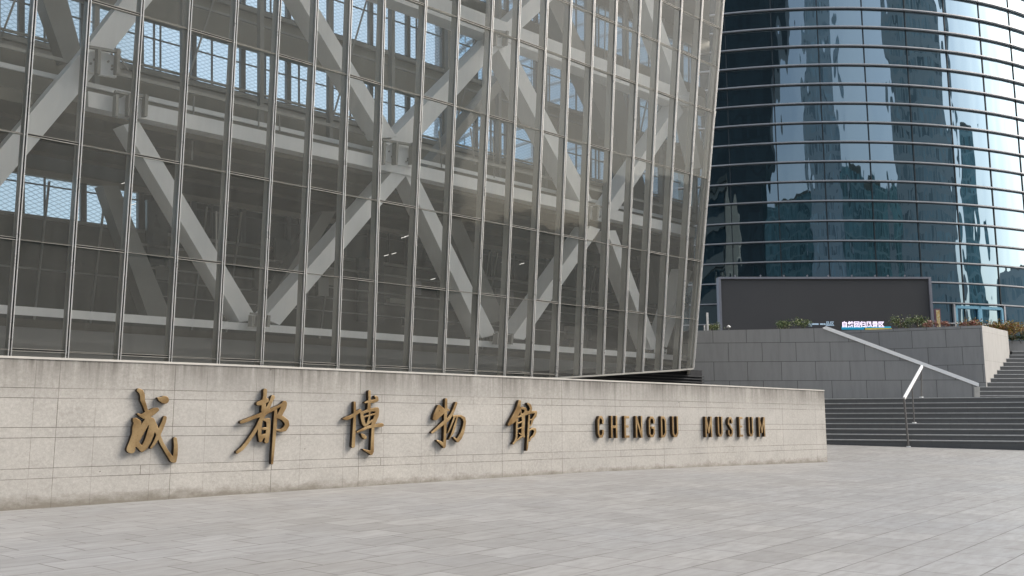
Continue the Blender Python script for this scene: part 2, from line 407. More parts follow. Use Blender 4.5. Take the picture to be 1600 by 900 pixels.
# ------------------------------------------------------------ lettering (stroke fields -> outlines -> solid letters)
def contours(chains, step, clip=None, tol=0):
    pts = np.array([q for ch in chains for q in ch], float)
    x0, y0 = pts[:, :2].min(0)-pts[:, 2].max()-3*step; x1, y1 = pts[:, :2].max(0)+pts[:, 2].max()+3*step
    if clip: x0, y0, x1, y1 = clip[0]-3*step, clip[1]-3*step, clip[2]+3*step, clip[3]+3*step
    X, Y = np.meshgrid(np.arange(x0, x1, step), np.arange(y0, y1, step))
    D = np.full(X.shape, 1e9)
    for ch in chains:
        if len(ch) == 1: ch = ch*2
        for (ax, ay, ar), (bx, by, brr) in zip(ch[:-1], ch[1:]):
            dx, dy = bx-ax, by-ay; L = dx*dx+dy*dy+1e-12
            t = np.clip(((X-ax)*dx+(Y-ay)*dy)/L, 0, 1)
            D = np.minimum(D, np.hypot(X-ax-t*dx, Y-ay-t*dy)-(ar+t*(brr-ar)))
    if clip:
        cx, cy = (clip[0]+clip[2])/2, (clip[1]+clip[3])/2
        D = np.maximum(D, np.maximum(abs(X-cx)-(clip[2]-clip[0])/2, abs(Y-cy)-(clip[3]-clip[1])/2))
    D[0, :] = D[-1, :] = 1; D[:, 0] = D[:, -1] = 1
    D = np.where(abs(D) < 1e-7, 1e-7, D)
    seg = {}
    H, W = D.shape
    I = D < 0
    def ek(j, i, e):   # edge key: 0 bottom(j,i)-(j,i+1) 1 right 2 top 3 left
        return {0: ('h', j, i), 1: ('v', j, i+1), 2: ('h', j+1, i), 3: ('v', j, i)}[e]
    def ep(k):
        t, j, i = k
        a = D[j, i]; b = D[j, i+1] if t == 'h' else D[j+1, i]; f = a/(a-b)
        return (X[j, i]+f*step, Y[j, i]) if t == 'h' else (X[j, i], Y[j, i]+f*step)
    tab = {1: [(3, 0)], 2: [(0, 1)], 3: [(3, 1)], 4: [(1, 2)], 5: [(3, 2), (1, 0)], 6: [(0, 2)], 7: [(3, 2)], 8: [(2, 3)], 9: [(2, 0)], 10: [(2, 1), (0, 3)], 11: [(2, 1)], 12: [(1, 3)], 13: [(1, 0)], 14: [(0, 3)]}
    cs = I[:-1, :-1]*1+I[:-1, 1:]*2+I[1:, 1:]*4+I[1:, :-1]*8
    for j, i in zip(*np.nonzero((cs > 0) & (cs < 15))):
        for a, b in tab[int(cs[j, i])]: seg[ek(j, i, a)] = ek(j, i, b)
    out = []
    while seg:
        k0, k = seg.popitem(); loop = [k0]
        while k != k0 and k in seg: loop.append(k); k = seg.pop(k)
        pl = [ep(q) for q in loop]
        ar = sum(pl[q][0]*pl[(q+1) % len(pl)][1]-pl[(q+1) % len(pl)][0]*pl[q][1] for q in range(len(pl)))/2
        if len(pl) > 7 and abs(ar) > 8*step*step: out.append(pl)
    return out
LT, LOFF = .064, .006
def solid_letter(name, loops_sz, label, group, bev=.004):
    """loops in wall coordinates (s, z); one solid letter standing off the wall."""
    allp = [q for l in loops_sz for q in l]; s0 = sum(q[0] for q in allp)/len(allp); z0 = min(q[1] for q in allp)
    cu = bpy.data.curves.new(name, 'CURVE'); cu.dimensions = '2D'; cu.fill_mode = 'BOTH'; cu.extrude = LT/2-bev; cu.bevel_depth = bev; cu.bevel_resolution = 1; cu.offset = -bev*.6
    for l in loops_sz:
        sp = cu.splines.new('POLY'); sp.points.add(len(l)-1); sp.use_cyclic_u = True
        for q, pt in zip(l, sp.points): pt.co = (q[0]-s0, q[1]-z0, 0, 1)
    tmp = bpy.data.objects.new(name, cu); C.objects.link(tmp)
    dg = bpy.context.evaluated_depsgraph_get(); me = bpy.data.meshes.new_from_object(tmp.evaluated_get(dg))
    bpy.data.objects.remove(tmp); bpy.data.curves.remove(cu)
    me.name = name; me.materials.clear(); me.materials.append(BRONZE); me.materials.append(BRONZE_SHADE)
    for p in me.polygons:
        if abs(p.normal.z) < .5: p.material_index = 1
    o = bpy.data.objects.new(name, me); C.objects.link(o)
    M = Matrix.Identity(4); p = WP(s0, z0, LOFF+LT/2)
    for r in range(3): M[r][0] = WA[r]; M[r][1] = (0, 0, 1)[r]; M[r][2] = WN[r]; M[r][3] = p[r]
    o.matrix_world = M
    tag(o, label, 'sign character' if 'character' in name else 'sign letter', group); return o
ZH = [
 ('成', 180, 595, 6.425, 'gilded bronze brush character 成, first and largest at the left end of the wall', [
   [(236,94,18),(262,112,24),(275,150,24),(274,190,23),(296,245,19),(313,300,17)],
   [(428,172,6),(455,186,22),(490,190,38),(502,192,38)],
   [(226,333,6),(256,350,14),(292,352,30),(350,326,34),(392,302,30),(420,290,20)],
   [(188,385,12),(205,400,28),(225,425,38),(213,470,40),(208,540,40),(180,620,40),(152,688,38),(165,690,38)],
   [(338,372,26),(300,440,32),(255,520,34),(215,590,34),(190,640,32)],
   [(362,395,26),(372,470,36),(352,540,36),(325,610,32),(295,665,30),(272,695,20)],
   [(205,610,20),(240,655,24),(270,690,24)],
   [(372,395,24),(405,465,24),(440,560,20),(470,630,18),(520,715,19),(575,795,24),(592,800,24),(606,740,22),(610,650,20),(602,585,18)],
   [(500,372,18),(490,410,20),(460,480,22),(430,555,20),(395,625,15),(360,672,10)]]),
 ('都', 350, 595, 6.425, 'gilded bronze brush character 都 with a long drooping tail, second from the left', [
   [(414,98,19),(412,150,18),(402,210,20),(398,300,24)],
   [(345,228,20),(385,218,26),(430,196,22)],
   [(492,165,20),(476,200,16),(448,260,18),(410,320,24),(375,385,20),(335,465,17),(285,545,17),(225,630,17),(180,682,17),(135,716,15)],
   [(175,415,15),(215,402,18),(290,372,16),(380,338,20),(470,296,18),(540,262,13),(600,232,14)],
   [(376,415,12),(363,455,18),(358,530,18),(368,598,18),(385,570,14)],
   [(400,392,10),(445,396,22),(447,450,20),(440,530,21),(428,606,22)],
   [(392,482,12),(440,478,14)],[(392,556,20),(435,548,20)],
   [(520,300,14),(516,400,18),(508,520,17),(498,640,15),(488,760,13),(484,828,11)],
   [(608,228,26),(600,262,28),(575,315,24),(552,358,24),(590,375,20),(628,410,24),(635,445,22),(612,484,22),(570,500,14),(532,494,8)]]),
 ('博', 520, 600, 7.5, 'gilded bronze brush character 博, third from the left', [
   [(258,218,13),(260,330,15),(254,450,17),(248,600,19),(240,728,20)],
   [(128,408,8),(158,404,20),(190,396,20),(250,362,18),(300,326,20),(322,312,16)],
   [(430,88,14),(432,180,15),(424,290,20)],
   [(380,218,8),(425,206,16),(480,204,18),(518,186,20),(518,160,16),(498,146,10)],
   [(335,342,14),(390,322,16),(450,304,18),(520,298,24)],
   [(524,310,22),(515,370,24),(490,430,24),(470,480,20)],
   [(340,345,16),(346,400,20),(362,460,20),(378,488,14)],
   [(434,320,9),(428,390,9),(412,455,12),(400,480,12)],
   [(372,384,9),(430,368,9),(490,352,10)],[(412,466,10),(460,430,12),(474,450,12)],
   [(288,562,9),(340,540,14),(420,506,15),(500,490,18),(570,480,22),(578,480,20)],
   [(338,588,8),(362,612,20),(380,628,20)],
   [(472,505,16),(468,600,18),(464,700,19),(462,790,20),(452,815,18)],[(355,765,4),(400,786,12),(450,806,22)]]),
 ('物', 660, 610, 9.0, 'gilded bronze brush character 物, fourth from the left', [
   [(336,128,17),(334,240,19),(326,360,22),(322,500,18),(318,640,18),(312,770,20),(308,790,20)],
   [(210,705,8),(255,730,18),(300,765,26)],
   [(232,222,18),(212,280,26),(185,350,28),(172,395,24)],[(190,390,30),(240,340,34),(300,290,30),(350,272,20),(378,282,10)],[(250,240,26),(275,270,34),(280,300,30)],
   [(140,592,14),(180,560,17),(240,508,20),(310,448,24),(370,400,22),(412,340,18),(445,270,17),(468,205,17),(478,178,16)],
   [(358,600,5),(385,545,10),(420,460,11),(448,385,13),(470,360,12)],
   [(372,690,4),(398,650,9),(430,590,16),(458,500,16),(484,400,10),(492,372,10)],
   [(440,362,12),(490,358,12),(545,364,16),(585,392,22),(598,440,18),(585,520,20),(562,600,24),(528,665,28),(500,705,24),(472,690,14),(445,664,8)]]),
 ('館', 780, 615, 9.47, 'gilded bronze brush character 館, smallest and last of the five', [
   [(304,116,20),(292,190,27),(262,270,30),(225,345,34),(180,415,30),(145,460,18)],[(260,330,24),(225,395,26),(190,430,22)],
   [(268,390,16),(262,470,14),(260,560,13),(258,640,14),(244,700,15),(212,740,12)],
   [(330,215,10),(300,262,14),(272,320,12)],[(350,215,20),(385,225,18),(398,262,20),(380,300,24)],[(320,262,8),(326,300,10)],
   [(255,362,10),(300,340,12),(350,318,20),(410,292,22),(470,280,20),(548,270,14)],
   [(356,330,24),(360,420,22),(352,520,22),(352,600,24),(368,636,14)],
   [(276,442,9),(340,418,10)],[(276,524,8),(340,500,9)],[(300,590,8),(330,610,10),(345,560,10)],[(268,690,9),(310,655,13),(350,628,12)],
   [(428,148,13),(456,172,19),(472,220,17),(462,262,18),(430,290,18)],
   [(446,330,12),(440,430,14),(434,560,15),(426,680,14),(418,790,12),(412,838,9)],
   [(548,282,16),(535,330,20),(500,376,16),(484,430,12),(470,470,10),(450,480,12)],[(452,392,8),(480,385,9)],
   [(452,540,10),(495,520,14),(530,530,20),(536,570,16),(510,625,16),(470,655,10),(450,700,10)]]),
]
for ch, ox, oy, sc, lab, chains in ZH:
    loops = []
    for l in contours(chains, 2.5): loops.append([tuple(WQ(ox+x/sc, oy+y/sc, LOFF+LT)) for x, y in l])
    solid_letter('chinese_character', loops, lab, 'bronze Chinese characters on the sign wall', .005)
# upright capitals: strokes in a unit cell, clipped to the cell so that ends are flat
def cap(ch):
    r = None
    return {
     'C': [[(.98,.70),(.98,.82),(.72,.98),(.28,.98),(.02,.82),(.02,.18),(.28,.02),(.72,.02),(.98,.18),(.98,.30)]],
     'H': [[(.02,-.2),(.02,1.2)],[(.98,-.2),(.98,1.2)],[(0,.5),(1,.5)]],
     'E': [[(.02,-.2),(.02,1.2)],[(0,.99),(1.3,.99)],[(0,.52),(.85,.52)],[(0,.01),(1.3,.01)]],
     'N': [[(.02,-.2),(.02,1.2)],[(.98,-.2),(.98,1.2)],[(.02,1.02),(.98,-.02)]],
     'G': [[(.98,.72),(.98,.84),(.72,.98),(.28,.98),(.02,.82),(.02,.18),(.28,.02),(.72,.02),(.98,.18),(.98,.46),(.55,.46)]],
     'D': [[(.02,-.2),(.02,1.2)],[(0,.99),(.6,.99),(.98,.82),(.98,.18),(.6,.01),(0,.01)]],
     'U': [[(.02,1.2),(.02,.18),(.28,.02),(.72,.02),(.98,.18),(.98,1.2)]],
     'M': [[(.0,-.2),(.0,1.2)],[(1,-.2),(1,1.2)],[(.02,1.05),(.5,.2),(.98,1.05)]],
     'S': [[(.98,.74),(.98,.84),(.72,.98),(.28,.98),(.02,.84),(.02,.68),(.98,.34),(.98,.16),(.72,.02),(.28,.02),(.02,.16),(.02,.27)]],
    }[ch]
EN = [('C',75,133),('H',190,250),('E',305,352),('N',402,466),('G',515,573),('D',620,672),('U',718,775),('M',1003,1066),('U',1110,1158),('S',1198,1246),('E',1293,1331),('U',1375,1421),('M',1462,1524)]
words = ['first letter of CHENGDU','second letter of CHENGDU','third letter of CHENGDU','fourth letter of CHENGDU','fifth letter of CHENGDU','sixth letter of CHENGDU','last letter of CHENGDU','first letter of MUSEUM','second letter of MUSEUM','third letter of MUSEUM','fourth letter of MUSEUM','fifth letter of MUSEUM','last letter of MUSEUM']
for (ch, xa, xb_), wd in zip(EN, words):
    fx0, fx1 = 920+xa/5.517, 920+xb_/5.517
    yt = 640+(52+(xa-75)*.009)/5.517; yb = 640+(246-(xa-75)*.009)/5.517
    a0 = WQ(fx0, yt, LOFF+LT); b0 = WQ(fx1, yb, LOFF+LT); wdt = b0.x-a0.x; hgt = a0.y-b0.y; hr = .021
    chs = [[(hr+u*(wdt-2*hr), hr+v*(hgt-2*hr), hr) for u, v in c_] for c_ in cap(ch)]
    lp = contours(chs, .0035, (0, 0, wdt, hgt))
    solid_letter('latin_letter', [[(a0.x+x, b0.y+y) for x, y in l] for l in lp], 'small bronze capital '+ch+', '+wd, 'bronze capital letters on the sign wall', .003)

# ------------------------------------------------------------ museum
K0, K1, KS, K3 = 13.5, 14.3, 14.3, 18.5
XB = [13.3,103,185,265,340,408,470,527,583,640,693,743,788,830.5,869.5,907,942,974,1004,1033,1061,1083]
XT = [55,140,223,298,370,437,495,548,600,665,717,770,812,855,892,928,963,1000,1032,1065,1097,1130]
NM = len(XB)-1; I0 = -7
def xm(i, y):
    if i < 0: b = (13.3+97.3*i)/(1+.04235*i); t = b+42
    else: b, t = XB[i], XT[i]
    yy = max(y, -60); x = b+(t-b)*(570-yy)/570
    if y < -60: x += (-60-y)*.065
    return x
def M(i, z, k=K0):
    y = 300
    for _ in range(25): y = ylev(xm(i, y), z, k)
    return Q(xm(i, y), y, k)
Z_TOP = hz(1500, K0)
def hbot(i): return max(-40, 103+(i-13.5)*6.1) if i > 5 else 103+(5-13.5)*6.1
def zbot(i): return hz(hbot(i), K0)
mus = empty('museum_building', (Q(0, 656, K0).x, Q(0, 656, K0).y, 0), 'glass fronted museum hall with leaning facade and white diagonal steel trusses behind it', 'museum')
ROWS = [111, 286, 454, 696, 894, 1030, 1146, 1262, 1378]
for i in range(I0, NM):
    rws = [h for h in ROWS if h > max(hbot(i), hbot(i+1))+3]
    mb = MB(); lv = [zbot(i)]+[hz(h, K0) for h in rws]+[Z_TOP]
    lv2 = [zbot(i+1)]+[hz(h, K0) for h in rws]+[Z_TOP]
    for a, b, a2, b2 in zip(lv[:-1], lv[1:], lv2[:-1], lv2[1:]):
        t = NOUT*random.uniform(-.010, .010)
        mb.quad(M(i, a)+t, M(i+1, a2)+t, M(i+1, b2)-t, M(i, b)-t)
    mb.build('glass_bay', GLASS, mus)
for i in range(I0, NM+1):
    a, b = M(i, zbot(i)-.02), M(i, Z_TOP)
    lvls = [zbot(i)-.02]+[hz(h, K0) for h in ROWS if h > hbot(i)+3]+[Z_TOP]
    pts = [M(i, z) for z in lvls]
    mb = MB(); ch = MB(); gk = MB()
    for p, q in zip(pts[:-1], pts[1:]):
        q = q+(q-p).normalized()*.0
        mb.bar(p+NIN*.11, q+NIN*.11, .05, .18, NIN)
        for s_ in (-1, 1): ch.bar(p+NOUT*.018+ADIR*.019*s_, q+NOUT*.018+ADIR*.019*s_, .013, .03, NOUT)
        gk.bar(p+NOUT*.008, q+NOUT*.008, .024, .016, NOUT)
    mu = mb.build('mullion', MULL, mus); ch.build('stainless_strip', CHROME, mu); gk.build('joint_gasket', GASKET, mu)
def chain(b, pts, n):
    """one connected bar through (point, width, depth) stations."""
    o = len(b.v); t = (pts[-1][0]-pts[0][0]).normalized(); c = t.cross(n)
    for p, wd, dp in pts:
        for i, j in ((-1, -1), (1, -1), (1, 1), (-1, 1)): b.v.append(p+c*wd/2*i+n*dp/2*j)
    for k in range(len(pts)-1):
        for j in range(4):
            j2 = (j+1) % 4; b.f.append((o+k*4+j, o+k*4+4+j, o+k*4+4+j2, o+k*4+j2))
    b.f += [(o, o+1, o+2, o+3), (o+len(pts)*4-1, o+len(pts)*4-2, o+len(pts)*4-3, o+len(pts)*4-4)]
for r, h in enumerate(ROWS):
    z = hz(h, K0); c1, c2, c3, c4 = [], [], [], []
    for i in range(I0, NM):
        if h < max(hbot(i), hbot(i+1))+3: continue
        p, q = M(i, z), M(i+1, z); t = (q-p).normalized()
        heavy = (i+r) % 2 == 0; th = .008 if heavy else .005; up = Vector((0, 0, 1))
        for e in (p+t*.02, q-t*.02):
            c1.append((e+NOUT*.010-up*(.017 if heavy else .008), th, .024)); c4.append((e+NOUT*.010+up*(.017 if heavy else .004), th*(.8 if heavy else .3), .024))
            c2.append((e+NOUT*.004, .026 if heavy else .008, .014)); c3.append((e+NIN*.07, .016, .06))
    if not c1: continue
    b1 = MB(); chain(b1, c1, NOUT); tr = b1.build('transom', MULL, mus)
    b1 = MB(); chain(b1, c4, NOUT); b1.build('upper_bead', MULL, tr)
    b1 = MB(); chain(b1, c2, NOUT); b1.build('open_joint', GASKET, tr)
    b1 = MB(); chain(b1, c3, NIN); b1.build('transom_rail', MULL, tr)
# sloping lower edge of the facade
mb = MB()
for i in range(I0, NM):
    p, q = M(i, zbot(i)-.035), M(i+1, zbot(i+1)-.035)
    mb.bar(p+NIN*.01, q+NIN*.01, .035, .09, NIN)
mb.build('sill_beam', STEELD, mus)
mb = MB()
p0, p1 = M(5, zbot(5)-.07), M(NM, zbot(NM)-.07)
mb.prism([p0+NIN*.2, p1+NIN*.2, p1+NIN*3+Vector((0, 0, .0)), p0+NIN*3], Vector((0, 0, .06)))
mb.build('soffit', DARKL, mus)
mb = MB()      # dark louvred recess under the raised corner
pa, pb = G(700, 640, .9), None
ra = Q(-900, 656, 15.6); rb = Q(1099, 656, 15.6)
def vtop(px, k, z): q = LZ(px, z, k); return Vector((q.x, q.y, z))
ra = Vector((ra.x, ra.y, 0)); rb = Vector((rb.x, rb.y, 0)); nb = Vector((NIN.x, NIN.y, 0)).normalized()
L = (rb-ra).length; t = (rb-ra).normalized()
zz = .0
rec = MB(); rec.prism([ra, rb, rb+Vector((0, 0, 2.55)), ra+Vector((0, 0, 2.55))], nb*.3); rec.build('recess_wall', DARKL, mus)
lou = MB()
LOUV = plain('dark_louvre_blade', (.02, .022, .025), .7)
for j in range(26):
    z = .1+j*.09
    lou.bar(rb-t*7-nb*.05+Vector((0, 0, z)), rb-nb*.05+Vector((0, 0, z)), .03, .06, nb)
lou.build('louvre_blades', LOUV, mus)

# inner structure
def poly(px, k, t, name, m, parent=mus):
    b = MB(); b.prism([Q(x, y, k) for x, y in px], NIN*t); return b.build(name, m, parent)
BR = [
 [(-150,412),(-150,470),(125,143),(125,85)], [(127,84),(128,140),(262,-30),(215,-30)],
 [(193,195),(217,190),(403,500),(375,503)], [(413,497),(613,268),(640,268),(437,508)],
 [(630,266),(648,266),(775,523),(753,528)], [(800,528),(922,353),(938,358),(819,531)],
 [(948,360),(962,360),(1030,543),(1018,547)], [(432,-60),(454,-60),(620,215),(597,215)],
 [(603,225),(760,66),(850,-20),(885,-20),(772,84),(640,232)], [(773,66),(793,60),(925,312),(906,315)],
 [(945,330),(1060,160),(1068,175),(958,340)], [(1000,-20),(1015,-20),(1080,160),(1068,165)],
 [(1072,160),(1081,160),(1106,260),(1096,262)], [(1032,540),(1073,420),(1082,424),(1042,543)],
 [(-520,160),(-470,150),(-150,462),(-190,475)], [(-600,560),(-260,100),(-210,110),(-540,580)],
 [(420,-110),(455,-100),(330,-250),(290,-260)],
]
for b in BR: poly(b, K1, .55, 'diagonal_brace', STEEL)
def xedge(z, k, d=14):
    x = 1080
    for _ in range(12): x = 1083-d+(570-ylev(x, z, k))*.080
    return x
def hbeam(h0, h1, x0, x1, k, t, name, m):
    z0, z1 = hz(h0, k), hz(h1, k)
    if x1 > 1090: x1 = xedge((z0+z1)/2, k)
    b = MB(); b.prism([LZ(x0, z0, k), LZ(x1, z0, k), LZ(x1, z1, k), LZ(x0, z1, k)], NIN*t); return b.build(name, m, mus)
hbeam(519, 545, 138, 1112, K1-.04, .4, 'middle_chord', STEEL)
hbeam(166, 180, -900, 1080, K1-.04, .4, 'bottom_chord', STEEL)
hbeam(552, 560, -900, 1100, 14.9, .05, 'pipe_rail', STEEL)
hbeam(583, 589, -900, 1110, 14.75, .05, 'pipe_rail', STEELD)
hbeam(880, 925, -900, 1130, K1-.02, .5, 'top_chord', STEEL)
# node plates and brackets
for (x, y, r) in [(205,168,26),(622,243,26),(934,335,17),(406,503,14),(787,531,13),(1034,549,9),(158,100,30),(776,62,17),(1073,158,12)]:
    s = r
    o = poly([(x-s*.9, y-s*.45), (x-s*.2, y-s*.8), (x+s*.9, y-s*.3), (x+s*.8, y+s*.7), (x-s*.1, y+s*.55), (x-s*.85, y+s*.3)], K1-.07, .1, 'node_plate', STEEL)
    b = MB()
    for q in range(5):
        c = Q(x+random.uniform(-.7, .7)*s, y+random.uniform(-.35, .4)*s, K1-.1); b.tube(c, c+NIN*.04, .018, 8)
    b.build('bolts', STEELD, o)
    if r > 12:
        b = MB()
        for dx in (-.9, -.15, .85):
            a_ = Q(x+dx*s, y-s*.75, K1-.16); c_ = Q(x+dx*s-1.5, y+s*.55, K1-.16); b.bar(a_, c_, .05, .16, NIN)
        b.bar(Q(x-s, y-s*.95, K1-.15), Q(x+s, y-s*.6, K1-.15), .04, .1, NIN)
        b.build('bracket', STEELD, o)
# rods and pipes near the nodes
for (x0, y0, x1, y1) in [(150,45,190,108),(160,40,200,110),(560,175,568,200),(520,75,560,170),(735,200,742,258),(300,250,303,150),(405,165,404,200),(436,175,437,208),(686,205,690,262),(770,215,772,278),(338,400,338,330),(975,20,976,130),(946,10,944,120)]:
    b = MB(); b.tube(Q(x0, y0, 14.9), Q(x1, y1, 14.9), .017, 8); b.build('hanger_rod', STEELD, mus)
# second truss further in
for b in [[(160,290),(185,290),(270,500),(235,505)], [(655,275),(680,262),(800,120),(785,115)], [(690,330),(715,330),(790,500),(765,505)],
          [(505,330),(525,330),(440,480),(415,480)], [(845,-20),(870,-20),(975,210),(955,215)], [(930,90),(960,90),(1010,300),(985,300)], [(60,-20),(100,-20),(130,90),(100,95)], [(985,300),(1005,300),(1050,470),(1035,475)]]:
    poly(b, 16.6, .5, 'inner_brace', STEELD)
# middle floor, lower floor, roof
def floor(zb, th, ka, kb, x0, x1, name, m):
    if x1 > 1090: x1 = xedge(zb, kb)
    b = MB(); pa = [LZ(x0, zb, ka), LZ(x1, zb, ka), LZ(x1, zb, kb), LZ(x0, zb, kb)]
    b.prism(pa, Vector((0, 0, th))); return b.build(name, m, mus)
zmid = hz(519, K1)
floor(zmid, .22, K1+.5, K3, -950, 1100, 'middle_floor', SLAB)
floor(hz(150, K1), .15, K1+.42, K3, -950, 1075, 'lower_floor', SLAB)
floor(Z_TOP, .4, K0-.3, K3+.4, -1000, 1190, 'roof', SLAB)  # unseen roof, added to keep the inside of the hall dim
# soffit ribs under the middle floor
for kk in (15.4, 16.3, 17.2):
    b = MB(); b.prism([LZ(-950, zmid-.09, kk), LZ(1060, zmid-.09, kk), LZ(1060, zmid-.004, kk), LZ(-950, zmid-.004, kk)], NIN*.12); b.build('soffit_rib', SLAB, mus)
# back wall bands with openings
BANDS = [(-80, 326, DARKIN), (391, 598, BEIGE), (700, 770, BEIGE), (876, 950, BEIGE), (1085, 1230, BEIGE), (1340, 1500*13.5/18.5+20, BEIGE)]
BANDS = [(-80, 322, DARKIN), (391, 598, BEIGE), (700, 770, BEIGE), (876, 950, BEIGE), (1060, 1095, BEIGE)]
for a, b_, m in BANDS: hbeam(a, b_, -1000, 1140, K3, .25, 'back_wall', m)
hbeam(598, 606, -1000, 1140, K3-.12, .12, 'window_ledge', STEELD)
hbeam(762, 770, -1000, 1140, K3-.12, .12, 'window_ledge', STEELD)
hbeam(692, 700, -1000, 1140, K3-.2, .2, 'window_ledge', BEIGE)
hbeam(322, 328, -1000, 1140, K3-.12, .12, 'window_ledge', STEELD)
hbeam(588, 594, -1000, 1130, K3-.3, .05, 'pipe_rail', STEELD)
for (h0, h1, row) in [(326, 391, 'C'), (606, 692, 'B'), (770, 876, 'A'), (950, 1060, 'D')]:
    u = -700.0; j = 0
    while u < 2150:
        du = 104; x0, x1 = ux(u), ux(u+du)
        z0, z1 = hz(h0, K3), hz(h1, K3)
        fr = MB(); kf = K3+.05
        if x1 > xedge(z1, K3): break
        A, B, Cc, D_ = LZ(x0, z0, kf), LZ(x1, z0, kf), LZ(x1, z1, kf), LZ(x0, z1, kf)
        t = (B-A).normalized()
        fr.bar(A+t*.06, D_+t*.06, .12, .12, NIN); 
        mid = .42+.12*((j*7) % 3-1)
        fr.bar(A.lerp(B, mid), D_.lerp(Cc, mid), .035, .05, NIN)
        if row != 'C' and j % 2: fr.bar(A.lerp(B, mid+.12), D_.lerp(Cc, mid+.12), .03, .05, NIN)
        hh = .66 if row in 'BA' else .8
        fr.bar(A.lerp(D_, hh), B.lerp(Cc, hh), .03, .04, NIN)
        fr.bar(A.lerp(D_, .01)+NIN*.002, B.lerp(Cc, .01)+NIN*.002, .05, .06, NIN)
        fo = fr.build('window', BARM, mus)
        sc_ = MB(); off = NIN*.09
        sc_.quad(A+off, B+off, Cc+off, D_+off)
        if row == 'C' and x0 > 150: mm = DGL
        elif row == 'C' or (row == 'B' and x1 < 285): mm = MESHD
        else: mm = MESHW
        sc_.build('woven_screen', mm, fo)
        u += du; j += 1
for u in range(-500, 2000, 165):
    x_ = ux(u)
    b = MB(); b.bar(LZ(x_, hz(530, K3), 17.7), LZ(x_, hz(1050, K3), 17.7), .10, .16, NIN); b.build('window_post', STEELD, mus)
    if u % 2: b = MB(); b.bar(LZ(x_, hz(560, K3), 17.9), LZ(ux(u+110), hz(870, K3), 17.9), .035, .035, NIN); b.build('tie_rod', STEELD, mus)
# end walls
b = MB(); q = [LZ(1076, .3, 13.9), LZ(1076, .3, K3+.3)]
zr = Z_TOP
p = [M(NM, zbot(NM), K0)+NIN*.03, LZ(xedge(zbot(NM), K3+.3, 8), zbot(NM), K3+.3), LZ(xedge(zr-.1, K3+.3, 8), zr-.1, K3+.3), M(NM, zr-.1, K0)+NIN*.03]
b.prism(p, ADIR*(-.12)); b.build('end_wall', plain('end_wall_render', (.22, .215, .195), .85, 0, .1, 1), mus)
b = MB(); p = [M(I0, 0, K0)+NIN*.3, M(I0, 0, K0)+NIN*5.5, M(I0, zr, K0)+NIN*5.5, M(I0, zr, K0)+NIN*.3]
b.prism(p, ADIR*.12); b.build('end_wall', DARKIN, mus)
# base panels behind the lowest glass
b = MB(); xe = 1062
zq = lambda x: hz(max(103+(5-13.5)*6.1, 103+(x-850)/(1083-850)*46), K0)
b.prism([LZ(-950, hz(40, K0), K1+.3), LZ(440, zq(440)+.02, K1+.3), LZ(850, zq(850)+.02, K1+.3), LZ(xe, zq(xe)+.02, K1+.3), LZ(xe, hz(150, K1), K1+.3), LZ(-950, hz(150, K1), K1+.3)], NIN*.1)
b.build('base_panel', BASEP, mus)
hbeam(40, 46, -950, 1070, K1+.24, .06, 'base_rail', STEELD)
# lower hall clutter: display frames and lamps
for (x0, x1, h0, h1) in [(230,262,200,380),(430,470,300,345),(560,600,200,330),(690,740,240,360),(720,760,250,330),(1000,1030,200,350)]:
    hbeam(h0, h1, x0, x1, 17.9, .12, 'wall_panel', DGL)
LAMP = mat_emit('ceiling_lamp', (1, .97, .9), .6)
for x, y in [(600,400),(627,372),(612,397),(632,370),(708,369),(712,398),(725,389),(812,413),(190,287),(205,320),(673,437),(783,410),(645,385)]:
    b = MB(); b.bar(Q(x, y, 17.6), Q(x+7, y-2, 17.6), .011, .02, NIN); b.build('ceiling_lamp', LAMP, mus)
for (h0, h1, x0, x1, kk) in [(478,484,-900,1040,15.9),(466,470,-900,1030,16.8),(300,304,210,1040,17.9),(262,265,210,1030,17.6),(240,243,-900,1020,17.9),(215,217,230,900,17.3),(610,614,-900,1080,17.8),(740,744,-900,1090,17.9)]:
    hbeam(h0, h1, x0, x1, kk, .06, 'service_pipe', STEELD)
rd = random.Random(3)
for q in range(26):
    x0 = rd.uniform(210, 1000); w_ = rd.uniform(10, 30); h0 = rd.choice((168, 200, 245, 268, 306)); hh = rd.uniform(10, 42)
    hbeam(h0, h0+hh, x0, x0+w_, rd.uniform(17.0, 18.2), .15, 'display_cabinet', rd.choice((DGL, BASEP, DARKIN, STEELD, BEIGE)))
# thin interior verticals and stair lines
for x in (52,140,298,352,470,498,740,752,905,1010):
    b = MB(); b.bar(Q(x, ylev(x, hz(150, 17.8), 17.8), 17.8), Q(x+25, ylev(x+25, hz(385, 17.8), 17.8), 17.8), .04, .04, NIN); b.build('interior_post', STEELD, mus)

# ------------------------------------------------------------ stairs, retaining walls, terraces
SE = Vector((14.16-9.52, 25.2-27.5, 0)).normalized(); SB = Vector((-SE.y, SE.x, 0))
S0 = V(1293, 694, 27.5); S0 = Vector((9.52, 27.5, 0)) - SE*3.5
NST, RIS, TRD, ZL = 9, .158, .33, 1.69
st = empty('stone_stairs', S0, 'lower flight of dark granite steps beside the end of the sign wall', 'stairs')
rm = MB(); nm = MB(); SL = 16
for i in range(NST):
    zt = ZL-(NST-1-i)*RIS; o0 = S0+SB*(TRD*i)
    rm.obox(o0+Vector((0, 0, zt-RIS-(.4 if i == 0 else .03))), SE*SL, SB*(TRD+.1 if i < NST-1 else 1.0), Vector((0, 0, RIS-.028+(.4 if i == 0 else .03))))
    nm.obox(o0-SB*.018+Vector((0, 0, zt-.026)), SE*SL, SB*(TRD+.02 if i < NST-1 else .5), Vector((0, 0, .026)))
rm.build('risers', STEPM, st); nm.build('treads', NOSE, st)
T0 = S0+SB*(TRD*(NST-1)+.48)
